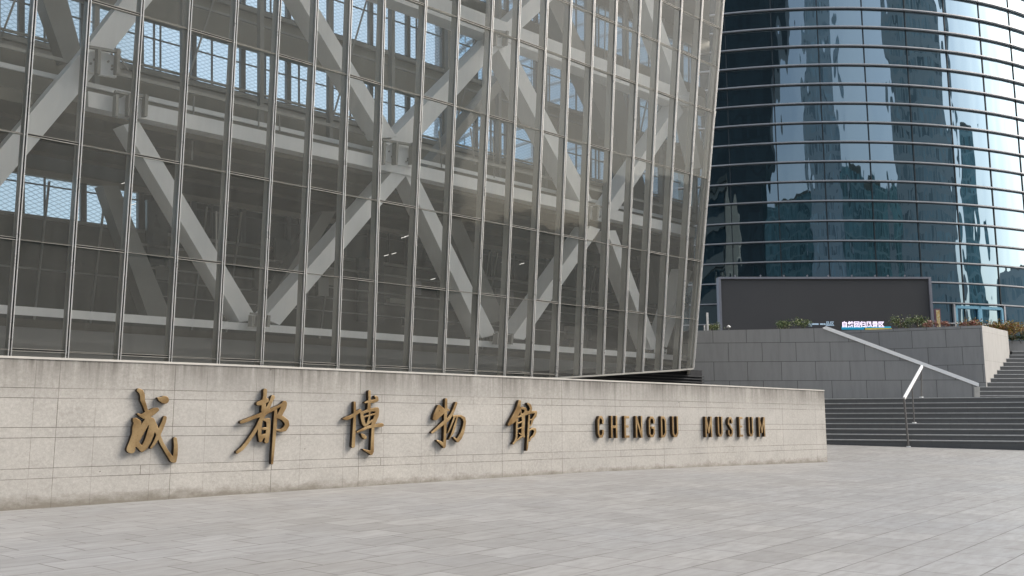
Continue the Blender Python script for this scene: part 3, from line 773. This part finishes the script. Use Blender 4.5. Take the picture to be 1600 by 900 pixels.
mb = MB(); mb.prism([T0+Vector((0, 0, ZL-.012)), T0+SE*SL+Vector((0, 0, ZL-.012)), Vector((40, 60, ZL-.012)), Vector((-5, 60, ZL-.012))], Vector((0, 0, -.3)))
tag(mb.build('landing_pavement', LAND), 'granite landing between the two flights of steps', None, None, 'structure')
# balustrade wall with sloping steel coping
YW = 31.0
rw = empty('retaining_wall', V(1300, 622, YW)-Vector((0, 0, .5)), 'grey granite retaining wall with a sloping bright steel coping descending to the landing', 'wall')
def VP(px, py, pl, off=0.0):
    (A_, B_) = pl; t_ = Vector((B_.x-A_.x, B_.y-A_.y, 0)).normalized(); n_ = Vector((-t_.y, t_.x, 0)); d_ = ray(px, py)
    k_ = (Vector((A_.x, A_.y, 0))+n_*off-CAM).dot(n_)/d_.dot(n_); return CAM+d_*k_
PL1 = (V(1068, 500, 31.95), V(1527, 500, 30.95)); PL2 = (V(1340, 500, 35.0), V(1534, 500, 33.2))
def back(pl): 
    t_ = (pl[1]-pl[0]); return Vector((-t_.y, t_.x, 0)).normalized()
def fpoly(px, pl, off, d, name, m, parent=None):
    b = MB(); b.prism([VP(x, y, pl, off) for x, y in px], back(pl)*d); return b.build(name, m, parent)
fpoly([(1068,517.2),(1291,512.5),(1527,602),(1527,640),(1068,680)], PL1, 0, .38, 'granite_face', GRAN, rw)
fpoly([(1291,509.5),(1529.5,598.5),(1529.5,604.2),(1286,513.4)], PL1, -.03, .46, 'steel_coping', STAIN, rw)
fpoly([(1522.5,604.4),(1531,604.4),(1531.5,640),(1523,640)], PL1, -.02, .42, 'end_pier', COPE, rw)
# planter wall behind, running back along the upper steps
pc = VP(1534, 508.3, PL2); ztp = pc.z; YP = pc.y
far = G(1574.5, 517.5, ztp)
pw = empty('planter_wall', (pc.x, pc.y, ZL), 'tall granite planter wall with a streaked side toned pale as sunlit, facing the upper steps', 'wall')
pl_ = VP(1215, 520, PL2)
b = MB(); b.prism([Vector((pl_.x, pl_.y, ZL-.1)), Vector((pc.x, pc.y, ZL-.1)), Vector((pc.x, pc.y, ztp)), Vector((pl_.x, pl_.y, ztp))], back(PL2)*.3); b.build('front_face', GRAN, pw)
SIDE = mat_granite('sunlit_streaked_granite', (.36, .35, .33), (.42, .41, .39), 3.0, 1.05, .5, mort=(.2, .19, .17), streak=.45, stc=(.17, .16, .15), ms=.004)  # streaked granite, its sunlit brightness put into a paler colour
dv = Vector((far.x-pc.x, far.y-pc.y, 0)); pn = Vector((dv.y, -dv.x, 0)).normalized()
b = MB(); b.prism([Vector((pc.x, pc.y+.003, ZL-.1)), Vector((far.x, far.y, ZL-.1)), Vector((far.x, far.y, ztp)), Vector((pc.x, pc.y+.003, ztp))], -pn*.3)
o = b.build('side_face', SIDE, pw); o.location += pn*.004
tag(o, 'streaked side face toned pale as sunlit')
# soil
SOIL = plain('planter_soil', (.07, .055, .04), .9, 0, .3, 5, .02)
bk = back(PL2)
b = MB(); b.prism([pc+bk*.3+Vector((-.25, .0, -.2)), Vector((far.x-.25, far.y, ztp-.2)), Vector((far.x-.25, far.y+2.0, ztp-.2)), pl_+bk*1.6+Vector((0, 0, ztp-.2-pl_.z)), pl_+bk*.3+Vector((0, 0, ztp-.2-pl_.z))], Vector((0, 0, -.2)))
tag(b.build('planter_soil', SOIL), 'dark soil filling the raised planter', None, None, 'stuff')
# upper flight
YU = 32.4
us = empty('stone_stairs', (16, YU, ZL), 'upper flight of granite steps climbing past the planter at the right edge', 'stairs')
rm = MB(); nm = MB(); UR, UT, UN = .165, .30, 12
for i in range(UN):
    z1 = ZL+UR*(i+1); y0 = YU+UT*i
    x0 = max(pc.x-.3, pc.x + (y0-pc.y)*dv.x/dv.y) + .0 if y0 > pc.y else pc.x-.05
    if y0 < pc.y: x0 = V(1531, 620, y0).x
    rm.box((x0, y0, z1-UR-.05), (x0+14, y0+UT+(.1 if i < UN-1 else 2.5), z1-.027)); nm.box((x0, y0-.016, z1-.026), (x0+14, y0+UT+(.02 if i < UN-1 else 1.0), z1))
rm.build('risers', STEPM, us); nm.build('treads', NOSE, us)
ZU = ZL+UR*UN
b = MB(); b.box((-6, YU+UT*UN+.9, ZU-.6), (60, 140, ZU-.008))
tag(b.build('terrace_pavement', LAND), 'upper terrace paving in front of the curved glass tower', None, None, 'structure')
# low wall above the upper flight
lwY = YU+UT*UN+.5
b = MB(); zlw = V(1590, 532.5, lwY).z
b.box((far.x-.3, lwY, ZU), (far.x+9, lwY+.35, zlw)); o = b.build('low_planter_wall', GRAN); tag(o, 'low dark granite kerb wall under the orange hedge at the top of the upper steps', 'wall')

# handrail
hr = empty('stair_handrail', G(1416, 697, .27), 'steel stair handrail standing in the middle of the lower steps', 'handrail')
fp = S0; 
def onst(px, yoff):
    r = ray(px, 650); o_ = S0+SB*yoff; t_ = (o_-CAM).dot(SB)/r.dot(SB); p_ = CAM+r*t_; return Vector((p_.x, p_.y, 0))
A = onst(1415.5, -.12); zA = CAM.z+ray(1413, 622.5).z/ray(1413, 622.5).y*A.y
B = onst(1441, TRD*8.4); zB = CAM.z+ray(1440.5, 572.5).z/ray(1440.5, 572.5).y*B.y
A1 = A+Vector((V(1412.5, 622, A.y).x-A.x, 0, zA)); B1 = Vector((V(1440.5, 572.5, B.y).x, B.y, zB))
b = MB(); b.bar(A1, B1, .06, .085, Vector((0, 0, 1))); b.build('rail', STAIN, hr, bevel=.008)
for f in (0, .42, .98):
    q = A1.lerp(B1, f); foot = Vector((A.x*(1-f)+B.x*f + (0.02), q.y, gz(A.x, A.y) if f == 0 else max(.3, ZL-RIS*(8-math.floor(8.4*f)))))
    b = MB(); b.tube(foot, q, .028 if f == 0 else .02, 12); po = b.build('post', RAILP, hr, smooth=False)
    b = MB(); b.tube(foot, foot+Vector((0, 0, .03)), .06, 14); b.build('foot_plate', STAIN, po)

# ------------------------------------------------------------ glass tower
TYF = 42.0; TC = Vector((.379*TYF, 0, 0)); TR = 21.3; TC.y = TYF+TR
tw = empty('glass_tower', (TC.x, TC.y, ZU), 'round tower clad in dark mirror glass with thin horizontal metal fins', 'tower')
def tp(th, z, r=TR): return Vector((TC.x+r*math.sin(th), TC.y-r*math.cos(th), z))
def thit(px, py, r=TR):
    d = ray(px, py); ox, oy = -TC.x, -TC.y
    a = d.x**2+d.y**2; b_ = 2*(ox*d.x+oy*d.y); c_ = ox*ox+oy*oy-r*r
    t_ = (-b_-math.sqrt(b_*b_-4*a*c_))/(2*a); p_ = CAM+d*t_; return math.atan2(p_.x-TC.x, TC.y-p_.y), p_.z
ZF0 = thit(1456, 473)[1]; ZF1 = thit(1378, 15)[1]; FS = (ZF1-ZF0)/15
ZTT = ZF0+FS*32
b = MB(); NSG = 180
for zi, z in enumerate((ZU-.2, ZTT)):
    for i in range(NSG+1): b.v.append(tp(R_(-110+220*i/NSG), z))
for i in range(NSG): b.f.append((i, i+1, NSG+2+i, NSG+1+i))
b.build('mirror_glass', TOWG, tw, smooth=True)
def ring(r0, r1, z0, z1, a0=-108, a1=108, seg=120):
    b = MB(); k = seg+1
    for r, z in ((r0, z0), (r1, z0), (r1, z1), (r0, z1)):
        for i in range(k): b.v.append(tp(R_(a0+(a1-a0)*i/seg), z, r))
    for i in range(seg):
        for j in range(4):
            j2 = (j+1) % 4; b.f.append((j*k+i, j*k+i+1, j2*k+i+1, j2*k+i))
    return b
for j in range(-1, 33):
    z = ZF0+FS*j
    fo = ring(TR+.015, TR+.17, z-.026, z+.024).build('metal_fin', FINM, tw)
    ring(TR-.01, TR+.03, z-.05, z-.027).build('fin_shade', TMUL, fo)  # dark ring drawing the shade under each fin
for j in range(-16, 17):
    th = R_(-2.9+5.9*j); b = MB(); n_ = Vector((math.sin(th), -math.cos(th), 0))
    b.bar(tp(th, ZU, TR+.01), tp(th, ZTT, TR+.01), .045, .05, n_); b.build('glazing_joint', TMUL, tw)
b = MB(); b.add([tp(R_(a), ZTT+.02, TR) for a in range(0, 360, 4)], [tuple(range(90))]); b.build('roof', SLAB, tw)
# entrance doors
for (xa, xc) in ((1491, 1526.5), (1529, 1562)):
    ta, tb = thit(xa, 478)[0], thit(xc, 478)[0]; zt = ZF0-.18
    n_ = Vector((math.sin((ta+tb)/2), -math.cos((ta+tb)/2), 0))
    b = MB()
    for th in (ta, tb): b.bar(tp(th, ZU, TR+.08), tp(th, zt, TR+.08), .13, .1, n_)
    b.bar(tp(ta, zt, TR+.085), tp(tb, zt, TR+.085), .13, .1, n_); b.bar(tp(ta, ZU+.2, TR+.085), tp(tb, ZU+.2, TR+.085), .12, .1, n_)
    do = b.build('entrance_door', BLUE, tw)
    b = MB(); mth = ta*.2+tb*.8; b.tube(tp(mth, ZU+.8, TR+.15), tp(mth, ZU+1.6, TR+.15), .02); b.build('handle', STAIN, do)
for xx in (1488, 1565.5):
    th = thit(xx, 478)[0]; n_ = Vector((math.sin(th), -math.cos(th), 0)); b = MB(); b.bar(tp(th, ZU, TR+.09), tp(th, ZF0-.05, TR+.09), .09, .12, n_); b.build('door_jamb', FINM, tw)

# ------------------------------------------------------------ LED screen, small signs, lamp, posts
YS = 39.5
ls = empty('led_screen', Vector((V(1290, 500, YS).x, YS, ZU)), 'wide dark switched-off display screen in a thin grey frame on the terrace', 'screen')
q0 = V(1123, 436, YS-.1); q1 = V(1453.5, 431.5, YS)
sx0, sx1, szt, szb = q0.x, q1.x, V(1290, 433, YS).z, ZU+.25
b = MB(); b.box((sx0+.1, YS-.0, szb), (sx1-.12, YS+.35, szt-.09)); b.build('display_face', SCRN, ls)
b = MB()
b.box((sx0, YS-.08, szb-.05), (sx0+.095, YS+.4, szt)); b.box((sx1-.115, YS-.08, szb-.05), (sx1, YS+.4, szt)); b.box((sx0+.095, YS-.08, szt-.085), (sx1-.115, YS+.4, szt)); 
b.build('frame', FRAME, ls)
for f in (.08,.2,.31,.42,.52,.63,.74,.8,.88):
    b = MB(); c_ = Vector((sx0+(sx1-sx0)*f, YS, szt)); b.tube(c_, c_+Vector((0, 0, .05)), .02, 8); b.tube(c_+Vector((0, -.03, .07)), c_+Vector((0, .05, .07)), .03, 8); b.build('spotlight', FRAME, ls)
b = MB()
for f in (.1, .5, .9): b.box((sx0+(sx1-sx0)*f-.1, YS+.05, ZU-.02), (sx0+(sx1-sx0)*f+.1, YS+.25, szb-.002))
b.build('support_feet', FRAME, ls)
# running text on the bottom rows of the screen
LEDW = mat_emit('lit_led_white', (.82, .72, .92), .8); LEDB = mat_emit('lit_led_blue', (.05, .42, .62), .5); LEDG = mat_emit('lit_led_grey', (.45, .60, .75), .4)
LEDC = mat_emit('lit_led_cyan', (.02, .22, .36), .6); LEDY = mat_emit('lit_led_yellow', (.55, .45, .10), .6)
def text(body, px, py, hpx, Y, m, name, parent, sx=1.0, bold=.0):
    cu = bpy.data.curves.new(name, 'FONT'); cu.body = body; cu.size = hpx/F*Y*1.15; cu.extrude = .006; cu.offset = bold
    o_ = bpy.data.objects.new(name, cu); C.objects.link(o_)
    me = bpy.data.meshes.new_from_object(o_.evaluated_get(bpy.context.evaluated_depsgraph_get())); bpy.data.objects.remove(o_)
    me.materials.clear(); me.materials.append(m); o_ = bpy.data.objects.new(name, me); C.objects.link(o_)
    p_ = V(px, py, Y); o_.rotation_euler = (R_(90), 0, 0); o_.scale = (sx, 1, 1)
    o_.parent = parent; o_.location = p_-parent.location; return o_
text('自然回归风景区', 1315, 510.5, 8.6, YS-.015, LEDW, 'led_text', ls, .97, .006)
text('目', 1263, 509.5, 7.5, YS-.015, LEDG, 'led_text', ls, .75, .004); text('品区', 1290, 508.5, 6.6, YS-.015, LEDG, 'led_text', ls, .9, .004)
b = MB()
for (xa, xc) in ((1269, 1279), (1281.5, 1286), (1286.8, 1289.5)):
    p_, q_ = V(xa, 507.6, YS-.012), V(xc, 505.2, YS-.012); b.box((p_.x, YS-.012, p_.z), (q_.x, YS-.002, q_.z))
b.build('led_dashes', LEDG, ls)
b = MB(); p_, q_ = V(1315, 512.2, YS), V(1392, 510.3, YS); b.box((p_.x, YS-.012, p_.z), (q_.x, YS-.002, q_.z)); b.build('led_bar', LEDB, ls)
b = MB(); p_, q_ = V(1315, 515, YS), V(1350, 512.6, YS); b.box((p_.x, YS-.010, p_.z), (q_.x, YS-.002, q_.z)); b.build('led_bar', LEDC, ls)
b = MB()
for k in range(22):
    x = 1352+k*1.9; p_, q_ = V(x, 515, YS), V(x+1.2, 512.9, YS); b.box((p_.x, YS-.010, p_.z), (q_.x, YS-.002, q_.z))
b.build('led_dots', LEDY, ls)
# small yellow upright sign
YY = 38.6; p_ = V(1466.5, 520, YY)
ys = empty('advert_totem', Vector((p_.x, YY, ZU)), 'slim upright yellow and orange poster box beside the display screen', 'sign')
TOT = N('printed_poster'); cc = TOT.coord('Object'); TOT.bsdf(TOT.mix(TOT.ramp(TOT.noise(cc, 7, 6, .8), .42, .58), (.62, .40, .12), (.75, .66, .38)), .5)
xa, xb2 = V(1462, 500, YY).x, V(1470.5, 500, YY).x; z1 = V(1466, 482.5, YY).z
b = MB(); b.box((xa, YY, ZU), (xb2, YY+.12, z1)); b.build('cabinet', plain('maroon_cabinet', (.22, .12, .15), .5), ys)
b = MB(); b.box((xa+.04, YY-.008, ZU+.05), (xb2-.04, YY-.001, z1-.06)); b.build('poster', TOT.m, ys)
# white posts and garden lamp
for (x, yb_, yt_, wpx, Y, lab) in [(1105.6, 516, 488.5, 2.2, 32.6, 'taller thin white post behind the left end of the retaining wall'), (1101, 516, 508, 1.6, 32.7, 'short white post stub at the left end of the retaining wall')]:
    a_, c_ = V(x-wpx/2, yb_, Y), V(x+wpx/2, yt_, Y); b = MB(); b.box((a_.x, Y, a_.z-.4), (c_.x, Y+.05, c_.z)); o = b.build('white_post', WHITE, bevel=.008); tag(o, lab, 'post', 'white posts by the museum corner')
gl = empty('garden_lamp', V(1138.5, 517, 31.2), 'tiny white mushroom shaped garden lamp on top of the retaining wall', 'lamp')
a_ = V(1138.8, 516.5, 31.2); b = MB(); b.tube(a_-Vector((0, 0, .02)), V(1138.8, 511, 31.2), .012, 8); b.build('stem', RAILP, gl)
b = MB(); c_ = V(1138.4, 511.5, 31.2)
for j, (r, z) in enumerate(((.07, 0), (.065, .03), (.045, .055), (.012, .07))):
    for i in range(12): b.v.append(c_+Vector((r*math.cos(i*math.pi/6), r*math.sin(i*math.pi/6), z)))
for j in range(3):
    for i in range(12): b.f.append((j*12+i, j*12+(i+1) % 12, j*12+12+(i+1) % 12, j*12+12+i))
b.f.append(tuple(range(36, 48))); b.f.append(tuple(range(11, -1, -1))); b.build('cap', WHITE, gl, smooth=True)

# ------------------------------------------------------------ shrubs
LEAFG = mat_leaf('glossy_green_leaves', [(.05, .09, .02), (.09, .14, .03), (.03, .06, .015), (.20, .24, .07), (.33, .36, .16), (.05, .08, .02)])
LEAFO = mat_leaf('orange_green_leaves', [(.28, .16, .02), (.22, .18, .02), (.30, .09, .02), (.12, .13, .02), (.20, .05, .02), (.33, .22, .03), (.06, .08, .02)])
LEAFP = mat_leaf('pink_tipped_leaves', [(.38, .17, .13), (.45, .28, .22), (.20, .05, .03), (.12, .12, .04), (.42, .16, .12)])
LEAFD = mat_leaf('dark_low_leaves', [(.02, .04, .012), (.04, .07, .02), (.08, .11, .03), (.02, .03, .01)])
STEM = plain('woody_stem', (.10, .07, .045), .8)
def shrub(cx, cy, z0, lx, ly, lz, n, ls_, m, label, name='shrub', group=None, up=.3):
    e = empty(name, (cx, cy, z0), label, 'shrub' if name == 'shrub' else 'hedge', group)
    b = MB(); sb = MB()
    for k in range(max(9, int(lx*9))):
        x = cx+random.uniform(-.45, .45)*lx; y = cy+random.uniform(-.4, .4)*ly
        sb.tube((x, y, z0-.1), (x+random.uniform(-.1, .1), y+random.uniform(-.08, .08), z0+lz*random.uniform(.5, .85)), .008, 5)
    clumps = [(cx+random.uniform(-.46, .46)*lx, cy+random.uniform(-.4, .4)*ly, z0+lz*random.uniform(.35, .82)) for _ in range(max(6, int(lx*7)))]
    for _ in range(n):
        c = random.choice(clumps); rr = lz*.33
        p_ = Vector((c[0]+random.gauss(0, rr*.6), c[1]+random.gauss(0, rr*.6), c[2]+random.gauss(0, rr*.45)))
        if p_.z < z0-.1: p_.z = z0+random.random()*lz*.4
        d = Vector((random.gauss(0, 1), random.gauss(0, 1), random.gauss(up, .7))).normalized(); s_ = d.cross(Vector((random.gauss(0, 1), random.gauss(0, 1), random.gauss(0, 1)))).normalized()
        l = ls_*random.uniform(.6, 1.3); nn = d.cross(s_)
        b.add([p_, p_+d*l*.45+s_*l*.26+nn*l*.06, p_+d*l, p_+d*l*.45-s_*l*.26+nn*l*.06], [(0, 1, 2, 3)])
    b.build('foliage', m, e); sb.build('stems', STEM, e); return e
zt = ztp-.25
def sx(px, Y): return V(px, 508, Y).x
def onp(px, off): q = VP(px, 508, PL2, off); return q.x, q.y
def shr(px, ybot, off, *a, **k): x_, y_ = onp(px, off); return shrub(x_, y_, CAM.z+ray(px, ybot).z/ray(px, ybot).y*y_, *a, **k)
shr(1237, 516.5, .65, 1.35, .6, .44, 1300, .062, LEAFG, 'low glossy green shrub on the wall left of the sloping coping', up=.8)
shr(1421, 515.5, .65, 1.45, .6, .52, 1500, .065, LEAFG, 'bushy light green shrub in front of the right end of the screen', up=.8)
x_ = V(1115, 517, 33.0)
shrub(x_.x, 33.0, V(1115, 518, 33).z, .42, .4, .32, 450, .06, LEAFG, 'small green shrub in the gap between museum corner and screen', up=.6)
shr(1487, 512.5, .6, 2.1, .5, .24, 1700, .055, LEAFP, 'low pink tipped hedge along the planter top beside the yellow totem', name='hedge', up=.4)
shrub(V(1552, 521, 35.8).x, 35.9, ztp-.2, 2.2, 1.3, .62, 4200, .07, LEAFO, 'orange and green hedge behind the pale side of the planter', 'hedge')
e = shrub(V(1602, 520, 36.9).x, 37.0, zlw-.02, 2.6, 1.0, .74, 3600, .08, LEAFO, 'tallest orange hedge at the right edge above the upper steps', 'hedge')
shrub(V(1598, 520, 36.4).x, 36.55, zlw-.02, 2.0, .3, .28, 1200, .075, LEAFD, 'dark low leaves under the orange hedge at the right edge', 'hedge')

# ------------------------------------------------------------ city around the plaza (seen in the mirror glass)
BRN = mat_block('brown_slab_tower_wall', (.52, .60, .64), (.20, .26, .29), 2.6, 3.3, .55, .62)
GRN = mat_block('teal_glass_tower_wall', (.32, .46, .47), (.08, .15, .16), 1.8, 3.4, .8, .85)
STO = mat_block('stone_office_wall', (.38, .42, .42), (.12, .16, .17), 3.2, 3.6, .6, .6)
DKG = mat_block('dark_stand_in_wall', (.012, .018, .02), (.010, .016, .018), 4.5, 4.2, .9, .9)
def block(cx, cy, wx, wy, h, rot, m, label, crown=2.0, name='office_tower', cat='tower'):
    e = empty(name, (cx, cy, 0), label, cat)
    c, s_ = math.cos(R_(rot)), math.sin(R_(rot)); ex = Vector((c, s_, 0)); ey = Vector((-s_, c, 0)); o_ = Vector((cx, cy, 0))-ex*wx/2-ey*wy/2
    b = MB(); b.obox(o_, ex*wx, ey*wy, Vector((0, 0, h))); b.build('facade', m, e)
    b = MB(); b.obox(o_+ex*wx*.2+ey*wy*.2+Vector((0, 0, h)), ex*wx*.6, ey*wy*.6, Vector((0, 0, crown))); b.build('plant_room', SLAB, e)
    b = MB()
    k = max(3, int(wx/5))
    for i in range(k+1): b.obox(o_+ex*(wx*i/k-.25)-ey*.35, ex*.5, ey*(wy+.7), Vector((0, 0, h+.6)))
    b.build('facade_fins', m, e)
    return e
block(46, -90, 24, 18, 88, 10, BRN, 'tall brown slab tower across the plaza, mirrored in the left of the round tower', 4)
block(68, -84, 20, 14, 46, 10, GRN, 'shorter teal tower joined to the right of the brown slab tower')
block(107, -45, 44, 22, 86, 38, STO, 'broad grey stone tower across the plaza, mirrored in the middle of the round tower', 4)
block(128, -16, 15, 14, 48, 60, GRN, 'narrow teal glass tower beside the broad stone tower')
block(95, 32, 14, 26, 17, 5, STO, 'low stone office block at the right of the plaza', 1.5, 'office_block', 'building')
block(120, 5, 16, 30, 11, 0, GRN, 'low green glass block behind the stone office', 1.5, 'office_block', 'building')
block(60, -125, 190, 14, 52, 22, GRN, 'very long teal glass block closing the plaza behind the towers', 2, 'office_block', 'building')
block(-20, -110, 40, 20, 30, -5, STO, 'long mid-rise stone block across the plaza behind the viewer', 2, 'office_block', 'building')
block(-75, -80, 30, 24, 70, 20, BRN, 'far brown tower at the left across the plaza', 3)

e = empty('office_tower', (-16, -60, 0), 'near black leaning glass tower across the plaza, mirrored at the round tower\'s left edge', 'tower')
b = MB(); b.prism([(-36, -60, 0), (-14, -60, 0), (23, -60, 75), (-36, -60, 75)], Vector((0, -20, 0))); b.build('facade', DKG, e)  # added out of view to darken the mirror where the museum would reflect
b = MB(); b.box((-30, -76, 75.01), (-8, -64, 78)); b.build('plant_room', SLAB, e)
